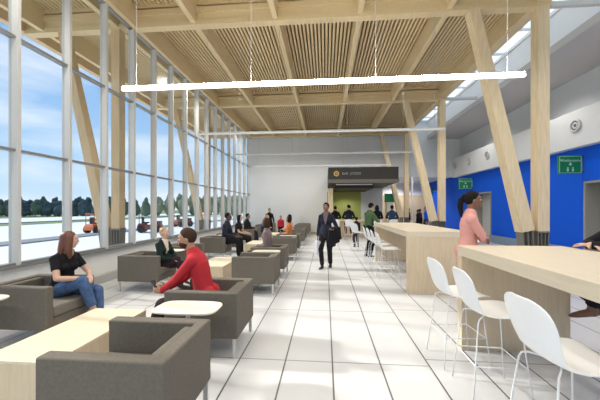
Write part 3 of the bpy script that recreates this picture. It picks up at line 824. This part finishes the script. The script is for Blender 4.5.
    if detail:
        for k in (-1, 1):
            em = MB().ell(hh((k * .031, .078, .008)), (.0135 * s, .010 * s, .009 * s), hf, mi=0).ell(hh((k * .031, .0855, .008)), (.006 * s, .0045 * s, .0065 * s), hf, mi=1)
            em.build('eye', ['eye_white', 'iris'], root, True)
            MB().loft([(hh((k * .014, .094, .027)), .004 * s, .004 * s), (hh((k * .032, .090, .033)), .004 * s, .004 * s), (hh((k * .050, .076, .028)), .003 * s, .003 * s)], hf @ Y, 8).build('eyebrow', hairc, root, True)
        MB().loft([(hh((-.020, .088, -.054)), .004 * s, .005 * s), (hh((0, .0955, -.053)), .006 * s, .008 * s), (hh((.020, .088, -.054)), .004 * s, .005 * s)], hf @ Y, 10).build('lips', 'lips', root, True)
    return root, dict(arms=arms, legs=legs, head=hc, sh=sh)

SIT = .52
# the figures, near ones finer
# woman in black top and jeans, right leg crossed, hands clasped on the knee, looking away to the window side
person('woman with long auburn hair in black top and blue jeans, sitting by the window', (-3.29, 3.50), -96,
       dict(hz=.49, lean=(2, 12), hyaw=50, hpitch=4, feet={1: (-.02, .44, .26), -1: (-.12, .42, .085)}, kpole={1: (.15, .5, 1), -1: (-.1, .5, 1)},
            hands={1: (.07, .34, .66), -1: (-.06, .34, .67)}, pole={1: (1, -.5, -.6), -1: (-1, -.5, -.6)}, hdir={1: (-.6, .7, -.3), -1: (.6, .7, -.3)}, hnrm={1: (-.3, .2, -1), -1: (.3, .2, -1)},
            hside={1: (-1, 0, 0), -1: (1, 0, 0)}, fdir={1: (.1, 1, -.35)}, cuff=.86),
       skin='skin_light', hairc='hair_auburn', hair='long', top='black_cloth', bottom='jean', shoe='sneaker', sleeve=.30, female=True, H=1.54, vox=.007, detail=True, neckline=.03)
# woman in dark blazer
person('blonde woman with a bun in dark green blazer, seated by the window with legs crossed', (-3.12, 5.50), -100,
       dict(hz=.43, lean=(2, 6), hyaw=-6, hpitch=-4, feet={1: (-.06, .44, .20), -1: (-.04, .40, .085)}, kpole={1: (.05, .5, 1), -1: (0, .5, 1)},
            hands={1: (.06, .30, .55), -1: (-.10, .26, .55)}, pole={1: (1, -.6, -.6), -1: (-1, -.6, -.6)}, hdir={1: (-.5, .8, -.1), -1: (.5, .8, -.1)}, hnrm={1: (0, 0, -1), -1: (0, 0, -1)}, fdir={1: (0, 1, -.3)}),
       skin='skin_light', hairc='hair_blonde', hair='bun', top='green_blazer', inner='cream_cloth', bottom='plum_cloth', female=True, H=1.50, vox=.008, detail=True)
# man in red
_, J = person('dark-haired man in red shirt leaning forward with a phone', (-1.35, 3.27), 97,
       dict(hz=.52, lean=(6, 24), hyaw=8, hpitch=10, beard=1, feet={1: (.13, .52, .085), -1: (-.13, .56, .085)},
            hands={1: (.06, .44, .60), -1: (-.05, .46, .59)}, pole={1: (1, -.3, -.8), -1: (-1, -.3, -.8)}, hdir={1: (-.25, .9, .1), -1: (.25, .9, .1)}, hnrm={1: (-1, 0, .3), -1: (1, 0, .3)}, hside={1: (0, .3, 1), -1: (0, .3, 1)}, curl={1: 38, -1: 38}),
       skin='skin_mid', hairc='hair_brown', hair='short', top='red_cloth', bottom='plum_cloth', shoe='black_leather', H=1.66, vox=.007, detail=True, hem=.02)
ph = MB().box(-.036, .036, -.004, .004, -.07, .07).build('phone', 'phone_black', None, bevel=.003)
ph.location = (-1.35 - .54, 3.20, .645); ph.rotation_euler = (R(-35), 0, R(90)); tag(ph, 'black phone held in both hands by the man in red', 'phone')
# woman in pink, arms folded, behind the near bar
person('woman with black ponytail in pink sweater, arms folded, behind the near bar', (1.84, 4.06), -106,
       dict(lean=(0, 6), hyaw=2, hpitch=2, hands={1: (-.10, .17, 1.13), -1: (.11, .20, 1.10)}, pole={1: (.9, .5, -.9), -1: (-.9, .5, -.9)},
            hdir={1: (-1, -.05, .1), -1: (1, -.05, .1)}, hnrm={1: (0, -1, 0), -1: (0, -1, 0)}, hside={1: (0, .2, 1), -1: (0, .2, 1)}),
       skin='skin_brown', hairc='hair_black', hair='ponytail', top='pink_cloth', bottom='jean', female=True, H=1.69, vox=.007, detail=True, hem=.08)
# man at the right edge
person('man in dark clothes and brown shoes on a stool at the right edge', (3.02, 3.12), 90,
       dict(hz=.85, lean=(4, 14), hyaw=-10, feet={1: (.10, .04, .40), -1: (.0, .46, .56)}, kpole={1: (.1, 1, .3), -1: (-.1, 1, .25)},
            hands={1: (.04, .44, 1.15), -1: (.0, .48, 1.15)}, pole={1: (1, -.1, -.4), -1: (-1, -.1, -.4)}, hdir={1: (-1, .1, 0), -1: (1, .1, 0)}, hside={1: (0, 1, 0), -1: (0, 1, 0)}, hnrm={1: (0, 0, -1), -1: (0, 0, -1)}, fdir={-1: (0, 1, -.08), 1: (0, 1, -.1)}),
       skin='skin_light', hairc='hair_brown', top='black_cloth', bottom='black_cloth', shoe='brown_leather', H=1.76, vox=.009)
# woman walking down the aisle
_, J = person('woman in navy jacket and black trousers walking down the aisle', (.02, 7.70), 168,
       dict(lean=(0, 2), hyaw=-14, hz=.87, feet={1: (.085, .10, .085), -1: (-.085, -.12, .10)}, hands={1: (.22, .03, .80), -1: (-.20, .18, .98)},
            pole={1: (.4, -1, -.3), -1: (-.6, -1, -.6)}, hdir={-1: (.3, 1, .1)}, hnrm={-1: (0, 0, 1)}, curl={1: 50}),
       skin='skin_brown', hairc='hair_black', hair='bun', top='navy_cloth', inner='mauve_cloth', bottom='black_cloth', female=True, H=1.66, vox=.009, detail=True, hem=.06)
bag = empty('shopping_bag', (-.205, 7.66, .36), R(15)); tag(bag, 'pale grey carrier bag hanging from the hand of the walking woman', 'bag')
MB().add([(-.06, -.15, 0), (.06, -.15, 0), (.06, .15, 0), (-.06, .15, 0), (-.045, -.15, .34), (.045, -.15, .34), (.045, .15, .34), (-.045, .15, .34)],
         [(0, 3, 2, 1), (0, 1, 5, 4), (1, 2, 6, 5), (2, 3, 7, 6), (3, 0, 4, 7), (4, 5, 6, 7)]).build('bag_body', 'bag_grey', bag, bevel=.006)
for sx in (-.04, .04): MB().tube([(sx, -.07, .33), (sx * .6, -.04, .41), (sx * .4, 0, .43), (sx * .6, .04, .41), (sx, .07, .33)], .006).build('bag_handle', 'bag_grey', bag, True)
ctm = MB(); cb = V((.22, 7.51, 1.0))
for k in range(7):
    a = -.12 + .04 * k; L = .42 - .05 * abs(k - 2) + .03 * (k % 2)
    ctm.loft([(cb + V((a, -.03 + .02 * (k % 2), .02)), .035, .07), (cb + V((a * 1.1, -.03, -.18)), .038, .062), (cb + V((a * 1.25, -.01 * (k % 3), -L)), .036, .040)], V((1, 0, 0)), 12)
co = ctm.blend('draped_coat', 'black_cloth', None, .010, 3); tag(co, 'black coat draped over the forearm of the walking woman', 'coat')
# lounge people
def seated(label, x, y, facing, hz=.52, H=1.70, lean=(3, 10), hyaw=0, spread=.10, reach=.36, **k):
    return person(label, (x, y), facing, dict(hz=hz, lean=lean, hyaw=hyaw, feet={1: (spread, .46, .085), -1: (-spread, .50, .085)}, kpole={1: (.1, .6, 1), -1: (-.1, .6, 1)},
                  hands={1: (.10, reach, hz + .13), -1: (-.10, reach + .02, hz + .13)}, pole={1: (.5, -1, -.6), -1: (-.5, -1, -.6)}, hdir={1: (-.3, 1, -.2), -1: (.3, 1, -.2)}, hnrm={1: (0, 0, -1), -1: (0, 0, -1)}), H=H, **k)
seated('man in dark suit sitting upright on a window-side armchair', -3.09, 9.05, -92, hz=.54, H=1.78, skin='skin_dark', top='navy_cloth', bottom='black_cloth')
seated('woman in black dress with pale arms beyond the dark-suited man', -3.12, 10.42, -96, H=1.62, hair='bob', hyaw=10, skin='skin_light', top='black_cloth', bottom='black_cloth', sleeve=.3, female=True)
seated('dark figure sitting farther down the window row near the wall corner', -3.40, 12.62, -96, hz=.52, H=1.66, skin='skin_brown', hair='short', top='black_cloth', bottom='navy_cloth')
seated('fair-haired person in blue jacket bent forward near the end of the window row', -3.02, 13.94, -86, H=1.62, lean=(20, 32), skin='skin_light', hairc='hair_blonde', top='steelblue_cloth', bottom='steelblue_cloth')
seated('person with brown hair in mauve top seated with back to the aisle', -1.33, 6.83, 84, H=1.62, lean=(0, 4), reach=.20, hyaw=-15, skin='skin_brown', hairc='hair_brown', hair='bob', top='mauve_cloth', bottom='black_cloth', vox=.010)
seated('dark-haired person in orange top seated on the aisle side', -1.26, 10.38, 80, H=1.50, lean=(0, 2), reach=.18, hyaw=20, skin='skin_mid', top='orange_cloth', bottom='black_cloth', hair='bob')
seated('long-haired person in pink top seated beyond the one in orange', -1.44, 12.60, 90, H=1.58, skin='skin_mid', top='pink_cloth', bottom='navy_cloth', hair='long', female=True)
person('child in red top standing in the lounge near the end wall', (-2.15, 14.35), 180, dict(hz=.62, hands={1: (.13, .03, .55), -1: (-.13, .03, .55)}, feet={1: (.07, 0, .06), -1: (-.07, 0, .06)}),
       skin='skin_mid', top='red_cloth', bottom='black_cloth', H=1.17)
person('man in black standing by the end wall behind the lounge', (-2.88, 15.25), 200, dict(hz=.82), skin='skin_mid', top='black_cloth', bottom='black_cloth', H=1.50)
# people at the counter and bar
def stooled(label, x, y, facing, hz=.87, H=1.70, hy=0, **k):
    return person(label, (x, y), facing, dict(hz=hz, lean=(2, 10), hyaw=hy, feet={1: (.12, .28, .38), -1: (-.12, .28, .38)}, kpole={1: (.1, 1, .3), -1: (-.1, 1, .3)},
                  hands={1: (.12, .36, hz + .18), -1: (-.12, .38, hz + .18)}, pole={1: (1, -.5, -.5), -1: (-1, -.5, -.5)}, hdir={1: (-.3, 1, 0), -1: (.3, 1, 0)}, hnrm={1: (0, 0, -1), -1: (0, 0, -1)}), H=H, **k)
stooled('leftmost dark figure with back turned, seated at the serving counter', .47, 14.6, 0, skin='skin_mid', top='black_cloth', bottom='black_cloth', H=1.64)
stooled('second dark figure on a stool at the serving counter, head turned', 1.12, 14.6, 0, hy=50, skin='skin_light', top='navy_cloth', bottom='black_cloth', H=1.76)
stooled('dark figure on a stool just right of the man in olive', 2.46, 14.6, 0, skin='skin_mid', hair='bob', top='black_cloth', bottom='black_cloth', H=1.72)
stooled('figure in blue on a stool near the white notice board', 3.16, 14.6, -10, skin='skin_mid', top='steelblue_cloth', bottom='black_cloth', H=1.70)
person('child in black standing between the stools and the serving counter', (1.22, 12.0), 20, dict(hz=.62, hands={1: (.13, .03, .55), -1: (-.13, .03, .55)}, feet={1: (.07, 0, .06), -1: (-.07, 0, .06)}),
       skin='skin_mid', top='black_cloth', bottom='plum_cloth', H=1.17)
person('man in olive green shirt standing at the end of the far bar', (1.34, 9.6), -60, dict(hz=.90, lean=(2, 12), hpitch=14, hands={1: (.10, .34, 1.14), -1: (-.10, .34, 1.14)}, pole={1: (1, -.5, -.6), -1: (-1, -.5, -.6)}),
       skin='skin_light', hairc='hair_black', top='olive_cloth', bottom='black_cloth', H=1.68, vox=.010)
# dim figures beyond the opening
person('distant figure in blue standing at the foot of the far leaning strut', (5.5, 17.0), 90, dict(hz=.88), skin='skin_mid', top='blue_wall', bottom='navy_cloth', H=1.62)
for x, y, f, H, tp, lb in ((5.65, 21.0, 90, 1.5, 'black_cloth', 'distant dark figure beyond the opening, left of the white post'),
                    (6.10, 20.5, 60, 1.42, 'black_cloth', 'distant dark figure beyond the opening, right of the white post'),
                    (6.35, 20.9, -70, 1.46, 'plum_cloth', 'distant dark figure beyond the opening, next to the blue wall')):
    person(lb, (x, y), f, dict(hz=.55 * H), skin='skin_brown', top=tp, bottom='black_cloth', H=H, group='dim figures beyond the opening')

# ---------------------------------------------------------------- outside: tugs and trees
def tug(x, y, deg, mat, label):
    r = empty('airport_tug', (x, y, -.06), R(deg)); r.scale = (.85, .85, .92); tag(r, label, 'vehicle', 'ground vehicles on the apron')
    MB().box(-.85, .85, -.5, .5, .22, .55).box(.25, .80, -.42, .42, .55, .82).box(-.8, -.3, -.45, .45, .55, .66).build('chassis', mat, r, bevel=.05)
    MB().box(-.50, -.10, -.25, .25, .66, .76).box(-.58, -.48, -.25, .25, .66, 1.12).build('seat', 'rubber', r, bevel=.03)
    MB().tube([(.30, 0, .80), (.12, 0, 1.02)], .02).tube([(.12 + .04 * math.cos(a), .15 * math.sin(a), 1.02 + .05 * math.cos(a)) for a in [k * .5236 for k in range(12)]], .014, closed=True).build('steering_wheel', 'rubber', r, True)
    MB().tube([(-.7, -.45, .6), (-.7, -.45, 1.35), (-.7, .45, 1.35), (-.7, .45, .6)], .03).build('roll_bar', mat, r, True)
    for sx in (-.55, .55):
        for sy in (-.5, .5):
            MB().tube([(sx, sy - .1, .27), (sx, sy + .1, .27)], .27, 20).build('wheel', 'rubber', r)
tug(-14.72, 18.4, 75, 'tug_orange', 'orange ground vehicle outside, left of the outdoor timber column')
tug(-11.7, 19.2, 20, 'tug_red', 'dark red ground vehicle outside, right of the outdoor timber column')
tug(-12.6, 25.6, 60, 'tug_red', 'farther dark ground vehicle outside, partly behind the mullions')

def make_tree(mat, seed):
    rnd = random.Random(seed)
    r = empty('tree'); mb = MB()
    for k in range(9):
        zz = rnd.uniform(.32, .92); rad = (1.05 - zz) * .30 + .07
        a = rnd.uniform(0, 6.28); q = rnd.uniform(0, .16)
        vs0 = len(mb.v); mb.ell((q * math.cos(a), q * math.sin(a), zz), (rad, rad, rad * 1.0), seg=10, rings=7)
        for i in range(vs0, len(mb.v)):
            v = V(mb.v[i]); mb.v[i] = tuple(v + V((rnd.uniform(-1, 1), rnd.uniform(-1, 1), rnd.uniform(-1, 1))) * .028)
    mb.build('crown', mat, r)
    MB().cone((0, 0, 0), (0, 0, .5), .03, .015, 8).build('trunk', 'bark', r)
    return r
protos = {m_: [make_tree(m_, 5 + i + 10 * j) for i in range(2)] for j, m_ in enumerate(('tree_dark', 'tree_mid', 'tree_pale'))}
usedp = set()
def put_tree(m_, x, y, h, wd, lb, grp):
    p = random.choice(protos[m_])
    if p.name not in usedp: usedp.add(p.name); o = p
    else: o = copy_tree(p)
    o.location = (x, y, -.27); o.rotation_euler = (0, 0, random.uniform(0, 6.28)); o.scale = (wd, wd, h); tag(o, lb, 'tree', grp)
for row, yb in enumerate((61, 64.2, 67.4)):
    x = -92.0 + row * .8
    while x < -10:
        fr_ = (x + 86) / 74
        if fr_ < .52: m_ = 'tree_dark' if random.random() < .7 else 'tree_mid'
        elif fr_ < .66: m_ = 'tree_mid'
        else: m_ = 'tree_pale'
        lb = {'tree_dark': 'dark bluish tree in the distant treeline beyond the apron', 'tree_mid': 'mid green tree in the distant treeline beyond the apron',
              'tree_pale': 'pale green tree in the hazy right part of the treeline'}[m_]
        put_tree(m_, x, yb + random.uniform(-.3, .3), random.uniform(3.5, 4.3) + row * .3 + (.7 if m_ == 'tree_pale' else 0), random.uniform(2.9, 3.4), lb, 'treeline beyond the apron, ' + m_.split('_')[1] + ' trees')
        x += random.uniform(2.7, 3.0)
